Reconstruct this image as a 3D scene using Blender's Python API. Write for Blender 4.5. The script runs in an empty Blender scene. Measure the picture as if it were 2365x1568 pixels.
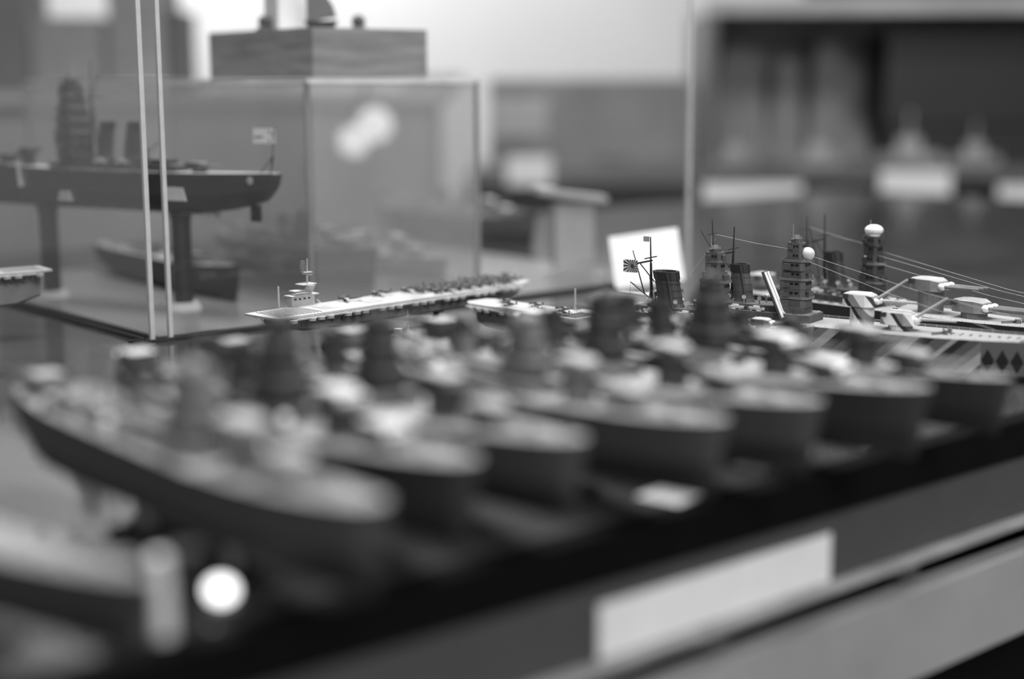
import bpy, math, random
from mathutils import Vector, Matrix
random.seed(7)
C = bpy.context.scene.collection
SC = bpy.context.scene
PI = math.pi
# ------------------------------------------------------------------ camera
F = 3416.0; CX, CY = 1182.5, 784.0
CAMZ = 1.18
pitch = math.atan((784 - 195) / F); roll = 0.004
cam_d = bpy.data.cameras.new('camera'); cam = bpy.data.objects.new('camera', cam_d); C.objects.link(cam)
cam_d.sensor_width = 36.0; cam_d.lens = 36.0 * F / 2365.0
R3 = Matrix.Rotation(PI/2 - pitch, 3, 'X') @ Matrix.Rotation(-roll, 3, 'Z')
cam.rotation_euler = R3.to_euler(); cam.location = (0, 0, CAMZ)
cam_d.clip_start = 0.02
cam_d.dof.use_dof = True; cam_d.dof.focus_distance = 0.985; cam_d.dof.aperture_fstop = 52.0 / 25.0
SC.camera = cam
# ------------------------------------------------------------------ world, lights, exposure
w = bpy.data.worlds.new('world'); SC.world = w; w.use_nodes = True
w.node_tree.nodes['Background'].inputs[0].default_value = (1, 1, 1, 1)
w.node_tree.nodes['Background'].inputs[1].default_value = 0.30
def area(name, loc, tgt, size, power, sy=None):
    l = bpy.data.lights.new(name, 'AREA'); l.energy = power; l.size = size
    if sy: l.shape = 'RECTANGLE'; l.size_y = sy
    o = bpy.data.objects.new(name, l); C.objects.link(o); o.location = loc
    o.rotation_euler = (Vector(tgt) - Vector(loc)).to_track_quat('-Z', 'Y').to_euler(); return o
area('ceiling_light', (0.15, 1.15, 2.55), (0.1, 1.0, 1.0), 1.1, 52, 0.7)
area('room_light', (0.9, -1.1, 2.5), (0.3, 0.8, 1.0), 0.9, 42)
area('wall_light', (-0.9, 3.6, 2.7), (-0.5, 4.6, 1.4), 0.9, 85)
SC.view_settings.view_transform = 'Standard'; SC.view_settings.look = 'None'
SC.view_settings.gamma = 1.0; SC.view_settings.use_curve_mapping = False
SC.view_settings.exposure = 0.0
SC.cycles.transparent_max_bounces = 24; SC.cycles.max_bounces = 8

def ray(px, py): return R3 @ Vector(((px - CX) / F, -(py - CY) / F, -1.0))
def at(px, py, Y):                      # world point along the line of sight at depth Y
    d = ray(px, py); return Vector((0, 0, CAMZ)) + d * (Y / d.y)
def on(px, py, z):                      # world point on the horizontal plane z
    d = ray(px, py); return Vector((0, 0, CAMZ)) + d * ((z - CAMZ) / d.z)

# ------------------------------------------------------------------ materials (black-and-white photograph: greys only)
def mat(name, v, rough=0.5, metal=0.0, var=0.15, scale=60.0, bump=0.0, wood=False, emit=0.0, spec=0.5):
    m = bpy.data.materials.new(name); m.use_nodes = True; nt = m.node_tree; N = nt.nodes; L = nt.links
    b = N['Principled BSDF']; b.inputs['Roughness'].default_value = rough; b.inputs['Metallic'].default_value = metal
    b.inputs['Specular IOR Level'].default_value = spec
    tc = N.new('ShaderNodeTexCoord'); mp = N.new('ShaderNodeMapping'); L.new(tc.outputs['Object'], mp.inputs[0])
    if wood: mp.inputs['Scale'].default_value = wood
    no = N.new('ShaderNodeTexNoise'); no.inputs['Scale'].default_value = scale; no.inputs['Detail'].default_value = 4
    L.new(mp.outputs[0], no.inputs['Vector'])
    cr = N.new('ShaderNodeValToRGB'); a = v * (1 - var); c = min(1, v * (1 + var))
    cr.color_ramp.elements[0].color = (a, a, a, 1); cr.color_ramp.elements[1].color = (c, c, c, 1)
    cr.color_ramp.elements[0].position = 0.3; cr.color_ramp.elements[1].position = 0.7
    L.new(no.outputs[0], cr.inputs[0]); L.new(cr.outputs[0], b.inputs['Base Color'])
    if bump:
        bp = N.new('ShaderNodeBump'); bp.inputs['Strength'].default_value = bump; bp.inputs['Distance'].default_value = 0.0005
        L.new(no.outputs[0], bp.inputs['Height']); L.new(bp.outputs[0], b.inputs['Normal'])
    if emit:
        b.inputs['Emission Color'].default_value = (1, 1, 1, 1); b.inputs['Emission Strength'].default_value = emit
    return m
def glass(name, tint=0.95, haze=0.03, refl=0.05):
    m = bpy.data.materials.new(name); m.use_nodes = True; nt = m.node_tree; N = nt.nodes; L = nt.links
    N.remove(N['Principled BSDF']); out = N['Material Output']
    tr = N.new('ShaderNodeBsdfTransparent'); tr.inputs[0].default_value = (tint,) * 3 + (1,)
    df = N.new('ShaderNodeBsdfDiffuse'); df.inputs[0].default_value = (0.8, 0.8, 0.8, 1)
    gl = N.new('ShaderNodeBsdfGlossy'); gl.inputs['Roughness'].default_value = 0.03
    lw = N.new('ShaderNodeLayerWeight'); lw.inputs[0].default_value = 0.15
    mu = N.new('ShaderNodeMath'); mu.operation = 'MULTIPLY_ADD'; mu.inputs[1].default_value = 0.35; mu.inputs[2].default_value = refl * 0.3
    L.new(lw.outputs['Fresnel'], mu.inputs[0])
    a = N.new('ShaderNodeMixShader'); a.inputs[0].default_value = haze; L.new(tr.outputs[0], a.inputs[1]); L.new(df.outputs[0], a.inputs[2])
    b = N.new('ShaderNodeMixShader'); L.new(mu.outputs[0], b.inputs[0]); L.new(a.outputs[0], b.inputs[1]); L.new(gl.outputs[0], b.inputs[2])
    L.new(b.outputs[0], out.inputs[0]); return m
def dazzle(name, period, slant, stops, diamonds=None, noise=0.1):
    """painted disruptive camouflage: slanting bands along x, optional row of dark diamonds"""
    m = bpy.data.materials.new(name); m.use_nodes = True; nt = m.node_tree; N = nt.nodes; L = nt.links
    b = N['Principled BSDF']; b.inputs['Roughness'].default_value = 0.6
    tc = N.new('ShaderNodeTexCoord'); sx = N.new('ShaderNodeSeparateXYZ'); L.new(tc.outputs['Object'], sx.inputs[0])
    def M(op, a, c=None, d=None):
        n = N.new('ShaderNodeMath'); n.operation = op
        for i, q in enumerate((a, c, d)):
            if q is None: continue
            if isinstance(q, (int, float)): n.inputs[i].default_value = q
            else: L.new(q, n.inputs[i])
        return n.outputs[0]
    s = M('FRACT', M('DIVIDE', M('MULTIPLY_ADD', sx.outputs[2], slant, sx.outputs[0]), period))
    cr = N.new('ShaderNodeValToRGB'); cr.color_ramp.interpolation = 'CONSTANT'
    el = cr.color_ramp.elements
    while len(el) < len(stops): el.new(0.5)
    for e, (p, v) in zip(el, stops): e.position = p; e.color = (v, v, v, 1)
    L.new(s, cr.inputs[0]); col = cr.outputs[0]
    if diamonds:
        x0, x1, z0, pw, ph = diamonds
        f = M('ABSOLUTE', M('SUBTRACT', M('FRACT', M('DIVIDE', sx.outputs[0], pw)), 0.5))
        g = M('DIVIDE', M('ABSOLUTE', M('SUBTRACT', sx.outputs[2], z0)), ph)
        inside = M('LESS_THAN', M('ADD', f, g), 0.46)
        rng = M('MULTIPLY', M('GREATER_THAN', sx.outputs[0], x0), M('LESS_THAN', sx.outputs[0], x1))
        mx = N.new('ShaderNodeMix'); mx.data_type = 'RGBA'; L.new(M('MULTIPLY', inside, rng), mx.inputs[0])
        # inside the diamond range the ground colour is one plain grey
        mg = N.new('ShaderNodeMix'); mg.data_type = 'RGBA'; L.new(rng, mg.inputs[0]); L.new(col, mg.inputs[6]); mg.inputs[7].default_value = (0.13, 0.13, 0.13, 1)
        L.new(mg.outputs[2], mx.inputs[6]); mx.inputs[7].default_value = (0.012, 0.012, 0.012, 1); col = mx.outputs[2]
    L.new(col, b.inputs['Base Color']); return m
m_hull = mat('hull_grey_paint', 0.055, 0.55)
m_hull2 = mat('hull_dark_paint', 0.03, 0.5)
m_hull3 = mat('hull_mid_grey_paint', 0.22, 0.55)
m_anti = mat('anti_fouling_paint', 0.018, 0.5)
m_deck = mat('planked_deck', 0.30, 0.6, var=0.22, scale=40, wood=(1, 60, 1), bump=0.2)
m_deck2 = mat('worn_deck', 0.27, 0.65, var=0.25, scale=40, wood=(1, 60, 1))
m_steel = mat('steel_deck_paint', 0.24, 0.6, var=0.2, scale=200)
m_sup = mat('superstructure_paint', 0.15, 0.55, scale=150)
m_supd = mat('superstructure_dark_paint', 0.045, 0.55, scale=150)
m_supm = mat('superstructure_mid_paint', 0.085, 0.55, scale=150)
m_supl = mat('superstructure_pale_paint', 0.38, 0.55, scale=150)
m_dark = mat('black_paint', 0.018, 0.5)
m_win = mat('window_black', 0.008, 0.2)
m_white = mat('white_paint', 0.80, 0.6, var=0.05)
m_pale = mat('pale_paint', 0.58, 0.6, var=0.1)
m_brass = mat('bright_metal', 0.6, 0.3, 0.6)
m_line = mat('rigging_thread', 0.42, 0.5)
m_flight = mat('flight_deck', 0.42, 0.6, var=0.16, scale=50, wood=(60, 1, 1))
m_base = mat('glossy_base_board', 0.045, 0.10, var=0.35, scale=9, spec=0.4)
m_baseL = mat('pale_case_floor', 0.16, 0.3, var=0.2, scale=7)
m_rail = mat('black_rail', 0.004, 0.6, spec=0.05)
m_fascia = mat('grey_fascia', 0.055, 0.5, var=0.05)
m_card = mat('white_card', 0.75, 0.8, var=0.03)
m_ledge = mat('pale_ledge', 0.32, 0.4)
m_panel = mat('pale_lower_panel', 0.30, 0.5, var=0.12, scale=14)
m_wood = mat('weathered_wood', 0.22, 0.7, var=0.3, scale=18, wood=(1, 1, 9), bump=0.3)
m_glass = glass('clear_glass', 0.95, 0.015, 0.05)
m_acryl = glass('hazy_acrylic', 0.94, 0.155, 0.08)
m_edge = mat('polished_glass_edge', 0.50, 0.3, var=0.08, scale=90)
m_edge2 = mat('acrylic_edge_highlight', 0.8, 0.2, var=0.35, scale=12)  # pale patchy colour imitates the highlight along the box's top edge
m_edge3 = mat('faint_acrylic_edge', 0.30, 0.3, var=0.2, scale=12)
m_wall = mat('wall_paint', 0.55, 0.9, var=0.08, scale=1.2)
m_walld = mat('dark_wall_cloth', 0.035, 0.9, var=0.3, scale=2)
m_floor = mat('room_floor', 0.12, 0.6, var=0.3, scale=2)
m_shelf = mat('shelf_board', 0.10, 0.6, var=0.2, scale=5)
m_shelfb = mat('shelf_back', 0.16, 0.8, var=0.35, scale=4)
m_cab = mat('cabinet_paint', 0.24, 0.7, var=0.25, scale=5)
m_panel_glow = mat('panel_reflection_glow', 0.9, 0.5, emit=1.1)  # emission imitates a lamp reflected in the acrylic panel
m_base_glow = mat('base_reflection_glow', 0.9, 0.5, emit=3.0)  # emission imitates a bright reflection in the base board
m_blobs = [mat('display_piece_' + n, v, 0.6, var=0.2, scale=10) for n, v in (('pale', 0.36), ('middle', 0.2), ('dark', 0.06))]

# ------------------------------------------------------------------ mesh builder
class MB:
    def __init__(s): s.v = []; s.f = []; s.m = []; s.cur = 0
    def add(s, vs, fs):
        n = len(s.v); s.v += [tuple(q) for q in vs]; s.f += [tuple(i + n for i in f) for f in fs]; s.m += [s.cur] * len(fs); return s
    def box(s, c, d, rz=0.0, ry=0.0):
        R = Matrix.Rotation(rz, 3, 'Z') @ Matrix.Rotation(ry, 3, 'Y'); c = Vector(c)
        vs = [c + R @ Vector((sx * d[0] / 2, sy * d[1] / 2, sz * d[2] / 2)) for sz in (-1, 1) for sx, sy in ((-1, -1), (1, -1), (1, 1), (-1, 1))]
        return s.add(vs, [(3, 2, 1, 0), (4, 5, 6, 7), (0, 1, 5, 4), (1, 2, 6, 5), (2, 3, 7, 6), (3, 0, 4, 7)])
    def frus(s, bot, top):
        n = len(bot)
        return s.add(list(bot) + list(top), [tuple(range(n - 1, -1, -1)), tuple(range(n, 2 * n))] + [(i, (i + 1) % n, n + (i + 1) % n, n + i) for i in range(n)])
    def prism(s, pts, z0, z1, k=1.0, sh=0.0):
        cx = sum(p[0] for p in pts) / len(pts)
        return s.frus([(x, y, z0) for x, y in pts], [(cx + (x - cx) * k + sh, y * k, z1) for x, y in pts])
    def tube(s, a, b, r, r2=None, n=8):
        a = Vector(a); b = Vector(b); r2 = r if r2 is None else r2; d = (b - a)
        if d.length < 1e-9: return s
        q = d.to_track_quat('Z', 'Y'); ring = [q @ Vector((math.cos(2 * PI * i / n), math.sin(2 * PI * i / n), 0)) for i in range(n)]
        return s.frus([a + p * r for p in ring], [b + p * r2 for p in ring])
    def oval(s, c, rx, ry, h, n=14, k=1.0, sh=0.0):
        p = [(c[0] + rx * math.cos(2 * PI * i / n), c[1] + ry * math.sin(2 * PI * i / n)) for i in range(n)]
        return s.frus([(x, y, c[2]) for x, y in p], [(c[0] + (x - c[0]) * k + sh, c[1] + (y - c[1]) * k, c[2] + h) for x, y in p])
    def ball(s, c, r, n=8, m=5, sc=(1, 1, 1)):
        vs = [(c[0], c[1], c[2] - r * sc[2])]; 
        for j in range(1, m):
            t = PI * j / m
            for i in range(n): vs.append((c[0] + r * sc[0] * math.sin(t) * math.cos(2 * PI * i / n), c[1] + r * sc[1] * math.sin(t) * math.sin(2 * PI * i / n), c[2] - r * sc[2] * math.cos(t)))
        vs.append((c[0], c[1], c[2] + r * sc[2])); L = len(vs) - 1; fs = []
        for i in range(n): fs.append((0, 1 + (i + 1) % n, 1 + i)); fs.append((L, L - n + i, L - n + (i + 1) % n))
        for j in range(m - 2):
            for i in range(n):
                a = 1 + j * n; fs.append((a + i, a + (i + 1) % n, a + n + (i + 1) % n, a + n + i))
        return s.add(vs, fs)
    def loft(s, secs, close=True, cap=True):
        n = len(secs[0]); vs = [p for q in secs for p in q]; fs = []
        for j in range(len(secs) - 1):
            for i in range(n if close else n - 1):
                fs.append((j * n + i, j * n + (i + 1) % n, (j + 1) * n + (i + 1) % n, (j + 1) * n + i))
        if cap: fs += [tuple(range(n - 1, -1, -1)), tuple((len(secs) - 1) * n + i for i in range(n))]
        return s.add(vs, fs)
    def build(s, name, mats, parent=None, smooth=False):
        me = bpy.data.meshes.new(name); me.from_pydata(s.v, [], s.f)
        for m in (mats if isinstance(mats, (list, tuple)) else [mats]): me.materials.append(m)
        me.polygons.foreach_set('material_index', s.m)
        if smooth: me.polygons.foreach_set('use_smooth', [True] * len(me.polygons))
        me.update()
        import bmesh
        bm = bmesh.new(); bm.from_mesh(me); bmesh.ops.recalc_face_normals(bm, faces=bm.faces); bm.to_mesh(me); bm.free()
        o = bpy.data.objects.new(name, me); C.objects.link(o)
        if parent: o.parent = parent
        return o
def tag(o, label=None, cat=None, group=None, kind=None):
    for k, v in (('label', label), ('category', cat), ('group', group), ('kind', kind)):
        if v: o[k] = v
    return o
def empty(name, loc=(0, 0, 0), rz=0.0):
    o = bpy.data.objects.new(name, None); C.objects.link(o); o.location = loc; o.rotation_euler.z = rz; o.empty_display_size = 0.02; return o
def dup(o, parent=None):
    c = o.copy(); C.objects.link(c); c.parent = parent
    for ch in list(o.children): dup(ch, c)
    return c
def place(o, p, rz): o.location = p; o.rotation_euler.z = rz; return o

# ------------------------------------------------------------------ the ship kit
# ship frame: bow tip at x=0, stern at x=-L, y to port, z=0 at the keel
def half_beam(s, full=0.5):
    a = min(1.0, (s / 0.34)) ** full if s > 0 else 0.0
    b = 1.0 if s < 0.7 else 1.0 - 0.62 * ((s - 0.7) / 0.3) ** 2.2
    return a * b
def deck_z(s, D): return D * (1 + 0.22 * max(0, (0.35 - s) / 0.35) ** 2 + 0.04 * max(0, (s - 0.8) / 0.2))
def make_hull(root, L, W, D, mh, ma, wl=0.42, deckm=None, full=0.6, rake=0.05):
    S = [0, .012, .03, .06, .1, .16, .24, .34, .46, .58, .7, .8, .88, .94, .98, 1.0]
    h = MB(); secs = []
    for s in S:
        b = max(0.0006, half_beam(s, full) * W / 2); zd = deck_z(s, D)
        prof = [(1.0, 1.0), (0.93 + .05 * min(1, s * 3), 0.72), (0.80 + .18 * min(1, s * 3), wl), (0.60 + .36 * min(1, s * 4) * (1 if s < .8 else 1 - (s - .8) * 3), 0.16), (0.25 + .3 * min(1, s * 4), 0.0)]
        x = lambda t: -s * L - (1 - t) * rake * L * (1 - min(1, s * 4)) * 0.5 + (1 - t) ** 2 * rake * L * 0.7 * max(0, (s - .8) / .2)
        up = 0.35 * D * max(0, (s - .78) / .22) ** 1.5
        right = [(x(t), -b * k, up * (1 - t) + zd * t) for k, t in prof]; left = [(x(t), b * k, up * (1 - t) + zd * t) for k, t in reversed(prof)]
        secs.append(right + left)
    n = 10
    vs = [p for q in secs for p in q]; h.v = vs
    for j in range(len(secs) - 1):
        for i in range(n - 1):
            h.f.append((j * n + i, j * n + i + 1, (j + 1) * n + i + 1, (j + 1) * n + i)); h.m.append(1 if i in (2, 3, 4, 5, 6) else 0)
    h.f.append(tuple(range(n))); h.m.append(0); J = (len(secs) - 1) * n
    h.f.append(tuple(J + i for i in range(n))); h.m.append(0)
    h.build('hull', [mh, ma], root)
    d = MB(); top = []
    for s in S: top.append((s, max(0.0003, half_beam(s, full) * W / 2 - 0.0004)))
    secs = [[(-s * L, -b, deck_z(s, D)), (-s * L, b, deck_z(s, D)), (-s * L, b, deck_z(s, D) - 0.0008), (-s * L, -b, deck_z(s, D) - 0.0008)] for s, b in top]
    d.loft(secs); d.build('deck', deckm or m_deck, root)
def stern_gear(root, L, W, D):
    r = MB(); r.frus([(-L * .985, -.0006, D * .12), (-L * .95, -.0006, D * .12), (-L * .95, .0006, D * .12), (-L * .985, .0006, D * .12)],
                     [(-L * .985, -.0006, D * .5), (-L * .945, -.0006, D * .5), (-L * .945, .0006, D * .5), (-L * .985, .0006, D * .5)])
    r.build('rudder', m_anti, root)
    for sy in (-1, 1):
        p = MB(); p.tube((-L * .74, sy * W * .2, D * .12), (-L * .90, sy * W * .2, D * .14), 0.0005)
        for k in range(3):
            a = 2 * PI * k / 3; p.box((-L * .902, sy * W * .2 + .0015 * math.cos(a), D * .14 + .0015 * math.sin(a)), (.0006, .002, .002), 0)
        p.build('propeller', m_brass, root)
def turret(root, x, z, size, n_b=3, yaw=0.0, elev=(0.03,), house=None, roofm=None, bag=None, bar=None, barb=0.25, flat=1.0):
    """gun turret (part): house, barrels and blast bags are its sub-parts"""
    s = size; ho = house or m_sup
    b = MB()
    b.oval((0, 0, -s * 0.02), s * .42, s * .42, s * (barb + .02), 16)
    bot = [(-.62, -.34), (-.45, -.46), (.25, -.46), (.58, -.30), (.58, .30), (.25, .46), (-.45, .46), (-.62, .34)]
    top = [(-.60, -.31), (-.45, -.42), (.20, -.41), (.46, -.26), (.46, .26), (.20, .41), (-.45, .42), (-.60, .31)]
    h0, h1, h2 = s * barb, s * (barb + .36 * flat), s * (barb + .30 * flat)
    b.frus([(p * s, q * s, h0) for p, q in bot], [(p * s, q * s, h1 if p < .4 else h2) for p, q in top])
    t = b.build('gun_turret', ho, root); t.location = (x, 0, z); t.rotation_euler.z = yaw
    rr = MB(); rr.frus([(p * s * .98, q * s * .96, (h1 if p < .4 else h2) - .00005) for p, q in top], [(p * s * .95, q * s * .9, (h1 if p < .4 else h2) + s * .03) for p, q in top])
    rr.build('turret_roof', roofm or m_steel, t)
    rf = MB(); rf.box((-.42 * s, 0, h1 - s * .05), (s * .12, s * 1.15, s * .12)); rf.box((-.42 * s, .57 * s, h1 - s * .05), (s * .17, s * .09, s * .16)); rf.box((-.42 * s, -.57 * s, h1 - s * .05), (s * .17, s * .09, s * .16)); rf.build('rangefinder', m_supd, t)
    for i in range(n_b):
        y = (i - (n_b - 1) / 2) * s * .26; e = elev[i % len(elev)]
        if n_b == 1: y = 0
        c, sn = math.cos(e), math.sin(e); L = s * 1.45; zc = s * (barb + .17 * flat)
        g = MB(); g.tube((.45 * s, y, zc), (.45 * s + c * L * .45, y, zc + sn * L * .45), s * .065, s * .05); g.tube((.45 * s + c * L * .45, y, zc + sn * L * .45), (.45 * s + c * L, y, zc + sn * L), s * .048, s * .034)
        g.build('barrel', bar or m_sup, t)
        if bag:
            q = MB(); q.ball((.56 * s, y, zc), s * .12, sc=(1.25, 1, 1.05)); q.build('blast_bag', bag, t, True)
    return t
def oct_(w, l, x, c=.3):
    return [(x - l / 2, -w / 2 * (1 - c)), (x - l / 2 * (1 - c), -w / 2), (x + l / 2 * (1 - c), -w / 2), (x + l / 2, -w / 2 * (1 - c)), (x + l / 2, w / 2 * (1 - c)), (x + l / 2 * (1 - c), w / 2), (x - l / 2 * (1 - c), w / 2), (x - l / 2, w / 2 * (1 - c))]
def tower(root, x, z, h, w, n=6, body=None, plat=None, cap='director', lean=0.0, capm=None, taper=.45, seed=1):
    rnd = random.Random(seed); b = MB(); hh = h / n; body = body or m_sup; plats = []; fks = []
    for i in range(n):
        k = 1 - taper * i / n; fk = rnd.uniform(.78, 1.08); ww = w * k * fk; ll = w * k * rnd.uniform(.95, 1.35); fks.append((ww, ll))
        z0 = z + i * hh; xx = x + lean * i
        b.prism(oct_(ww, ll, xx), z0, z0 + hh, .94)
        plats.append((xx + ww * .04, z0 + hh, ww * 1.06, ll * 1.10))
        if i % 2: b.box((xx + ll * .45, 0, z0 + hh * .4), (ll * .3, ww * .5, hh * .7))
        for sy in (-1, 1): b.box((xx - ll * .2, sy * ww * .5, z0 + hh * .45), (ll * .3, ww * .22, hh * rnd.uniform(.4, .8)))
    t = b.build('bridge_tower', body, root)
    wb = MB()
    for i in range(1, n):
        ww, ll = fks[i]; z0 = z + i * hh
        for a in range(-2, 3): wb.box((x + lean * i + ll * .49, a * ww * .12, z0 + hh * .62), (ll * .05, ww * .09, hh * .22))
        for a in range(-1, 2):
            for sy in (-1, 1): wb.box((x + lean * i + a * ll * .2, sy * ww * .478, z0 + hh * .62), (ll * .13, ww * .04, hh * .22))
    wb.build('window_band', m_win, t)
    for px, pz, pw, pl in [q for j, q in enumerate(plats[:-1]) if j % 2 == 0 or h / n > .0075]:
        p = MB(); p.prism(oct_(pw, pl, px, .35), pz - hh * .05, pz + hh * .04); 
        q = oct_(pw * .98, pl * .98, px, .35)
        for i in range(8):
            a, c = q[i], q[(i + 1) % 8]; mid = ((a[0] + c[0]) / 2, (a[1] + c[1]) / 2); ln = math.hypot(c[0] - a[0], c[1] - a[1])
            p.box((mid[0], mid[1], pz + hh * .13), (ln, h * .004, hh * .2), math.atan2(c[1] - a[1], c[0] - a[0]))
        p.build('platform', plat or m_sup, t)
    zt = z + h; wt = w * (1 - taper)
    d = MB(); xt = x + lean * n
    d.oval((xt, 0, zt), wt * .42, wt * .42, h * .06); d.oval((xt, 0, zt + h * .06), wt * .34, wt * .34, h * .05, k=.6)
    if cap == 'dome': d.ball((xt, 0, zt + h * .10), wt * .55, 12, 7, (1.2, 1, .7))
    d.build('director', capm or body, t, False)
    r = MB(); r.tube((xt, -wt * .85, zt + h * .05), (xt, wt * .85, zt + h * .05), h * .014); r.ball((xt, -wt * .85, zt + h * .05), h * .02); r.ball((xt, wt * .85, zt + h * .05), h * .02); r.build('rangefinder', m_supd if cap != 'dome' else m_sup, t)
    m = MB(); m.tube((xt - wt * .3, 0, zt), (xt - wt * .3, 0, zt + h * .28), h * .006, h * .004); m.build('mast_pole', m_supl, t)
    return t
def funnel(root, x, z, h, rx, ry, rake=-.2, fm=None, capm=None):
    f = MB(); n = 16; sh = rake * h
    def ring(k, zz, s): return [(x + s + rx * k * math.cos(2 * PI * i / n), ry * k * math.sin(2 * PI * i / n), zz) for i in range(n)]
    f.loft([ring(1.15, z, 0), ring(1.02, z + h * .12, sh * .12), ring(1, z + h * .2, sh * .2), ring(.97, z + h * .8, sh * .8)], cap=False)
    for i in range(3): f.oval((x + sh * (.3 + .18 * i), 0, z + h * (.3 + .18 * i)), rx * 1.02, ry * 1.02, h * .02, n)
    fo = f.build('funnel', fm or m_sup, root)
    c = MB(); c.loft([ring(1.04, z + h * .78, sh * .78), ring(1.06, z + h, sh), ring(.86, z + h, sh), ring(.8, z + h * .82, sh * .82)], cap=False)
    c.f.append(tuple(3 * n + i for i in range(n))); c.m.append(0)
    c.build('funnel_cap', capm or m_dark, fo)
    p = MB()
    for sy in (-1, 1): p.tube((x + rx * .5, sy * ry * .98, z), (x + rx * .5 + sh, sy * ry * .98, z + h * .95), h * .018)
    p.build('steam_pipe', m_supd, fo)
    return fo
def mast(root, x, z, h, spread, mm=None, yard=.4, lean=-.05, r=None):
    mm = mm or m_supd; r = r or h * .012; b = MB()
    b.tube((x, 0, z), (x + lean * h, 0, z + h), r * 1.3, r * .5)
    for sy in (-1, 1): b.tube((x - spread, sy * spread * .6, z), (x + lean * h * .55, 0, z + h * .62), r)
    b.box((x + lean * h * .6, 0, z + h * .62), (spread * .5, spread * .6, h * .015))
    m = b.build('mast', mm, root)
    for k, q in ((.62, 1), (.82, .65)):
        y = MB(); y.tube((x + lean * h * k, -yard * h * q * .5, z + h * k), (x + lean * h * k, yard * h * q * .5, z + h * k), r * .5); y.build('yard', mm, m)
    g = MB(); g.tube((x + lean * h * .6, 0, z + h * .6), (x + lean * h * .6 - spread * 1.6, 0, z + h * .85), r * .5); g.build('gaff', mm, m)
    return m
def aa_gun(root, x, y, z, s, yaw=0.0, gm=None):
    b = MB(); b.oval((0, 0, 0), s * .55, s * .55, s * .28, 10); b.oval((0, 0, s * .28), s * .42, s * .42, s * .1, 10); b.box((0, 0, s * .5), (s * .35, s * .5, s * .35))
    for k in (-1, 0, 1): b.tube((0, k * s * .14, s * .6), (s * .8, k * s * .14, s * 1.0), s * .05, s * .04, 5)
    o = b.build('anti_aircraft_gun', gm or m_sup, root); o.location = (x, y, z); o.rotation_euler.z = yaw; return o
def boat(root, x, y, z, L, yaw=0.0, bm=None, name='ship_boat'):
    b = MB(); secs = []
    for s in (0, .15, .4, .7, .9, 1):
        k = max(.05, math.sin(PI * (s * .85 + .08)) ** .7); secs.append([(-s * L + L / 2, -L * .15 * k, L * .16), (-s * L + L / 2, -L * .11 * k, L * .03), (-s * L + L / 2, L * .11 * k, L * .03), (-s * L + L / 2, L * .15 * k, L * .16), (-s * L + L / 2, 0, L * .13)])
    b.loft(secs); b.box((L * .0, 0, L * .2), (L * .35, L * .17, L * .1)); b.box((-L * .3, 0, 0.0), (L * .06, L * .2, L * .1)); b.box((L * .3, 0, 0.0), (L * .06, L * .2, L * .1))
    o = b.build(name, bm or m_pale, root); o.location = (x, y, z); o.rotation_euler.z = yaw; return o
def crane(root, x, y, z, h, yaw, cm=None):
    b = MB(); b.tube((0, 0, 0), (0, 0, h * .5), h * .03); b.tube((0, 0, h * .3), (h * .8, 0, h * .95), h * .018)
    b.tube((0, 0, h * .3), (h * .8, 0, h * .95), h * .018); b.tube((0, 0, h * .5), (h * .8, 0, h * .95), h * .006); b.tube((h * .8, 0, h * .95), (h * .8, 0, h * .45), h * .005)
    b.box((0, 0, h * .05), (h * .14, h * .14, h * .1))
    o = b.build('boat_crane', cm or m_supd, root); o.location = (x, y, z); o.rotation_euler.z = yaw; return o
def catapult(root, x, y, z, L, yaw):
    b = MB()
    for s in (-1, 1): b.box((0, s * L * .05, L * .12), (L, L * .012, L * .02)); b.box((0, s * L * .05, L * .06), (L, L * .012, L * .012))
    for i in range(9): b.box((-L / 2 + L * i / 8, 0, L * .09), (L * .012, L * .1, L * .07))
    b.oval((0, 0, -L * .005), L * .08, L * .08, L * .06)
    o = b.build('catapult', m_supd, root); o.location = (x, y, z); o.rotation_euler.z = yaw; return o
def railing(root, L, W, D, full, s0=.02, s1=.98, n=44, r=.00012):
    b = MB(); prev = {}
    for i in range(n + 1):
        s = s0 + (s1 - s0) * i / n; hb = half_beam(s, full) * W / 2 - .0005
        for sy in (-1, 1):
            p = Vector((-s * L, sy * max(.0004, hb), deck_z(s, D))); q = p + Vector((0, 0, .0016)); b.tube(p, q, r, None, 4)
            if sy in prev: b.tube(prev[sy], q, r * .7, None, 3); b.tube((prev[sy] + prev[str(sy)]) / 2, (p + q) / 2, r * .7, None, 3)
            prev[sy] = q; prev[str(sy)] = p
    b.build('railing', m_line, root)
def rigging(root, pts, r=.00009):
    for a, c in pts:
        b = MB(); a = Vector(a); c = Vector(c); mid = (a + c) / 2 - Vector((0, 0, (a - c).length * .012))
        b.tube(a, mid, r, None, 4); b.tube(mid, c, r, None, 4)
        for t in (.18, .5, .8): b.ball(a.lerp(c, t) - Vector((0, 0, (a - c).length * .024 * min(t, 1 - t))), r * 2.6, 5, 4)
        b.build('rigging_line', m_line, root)
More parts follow.
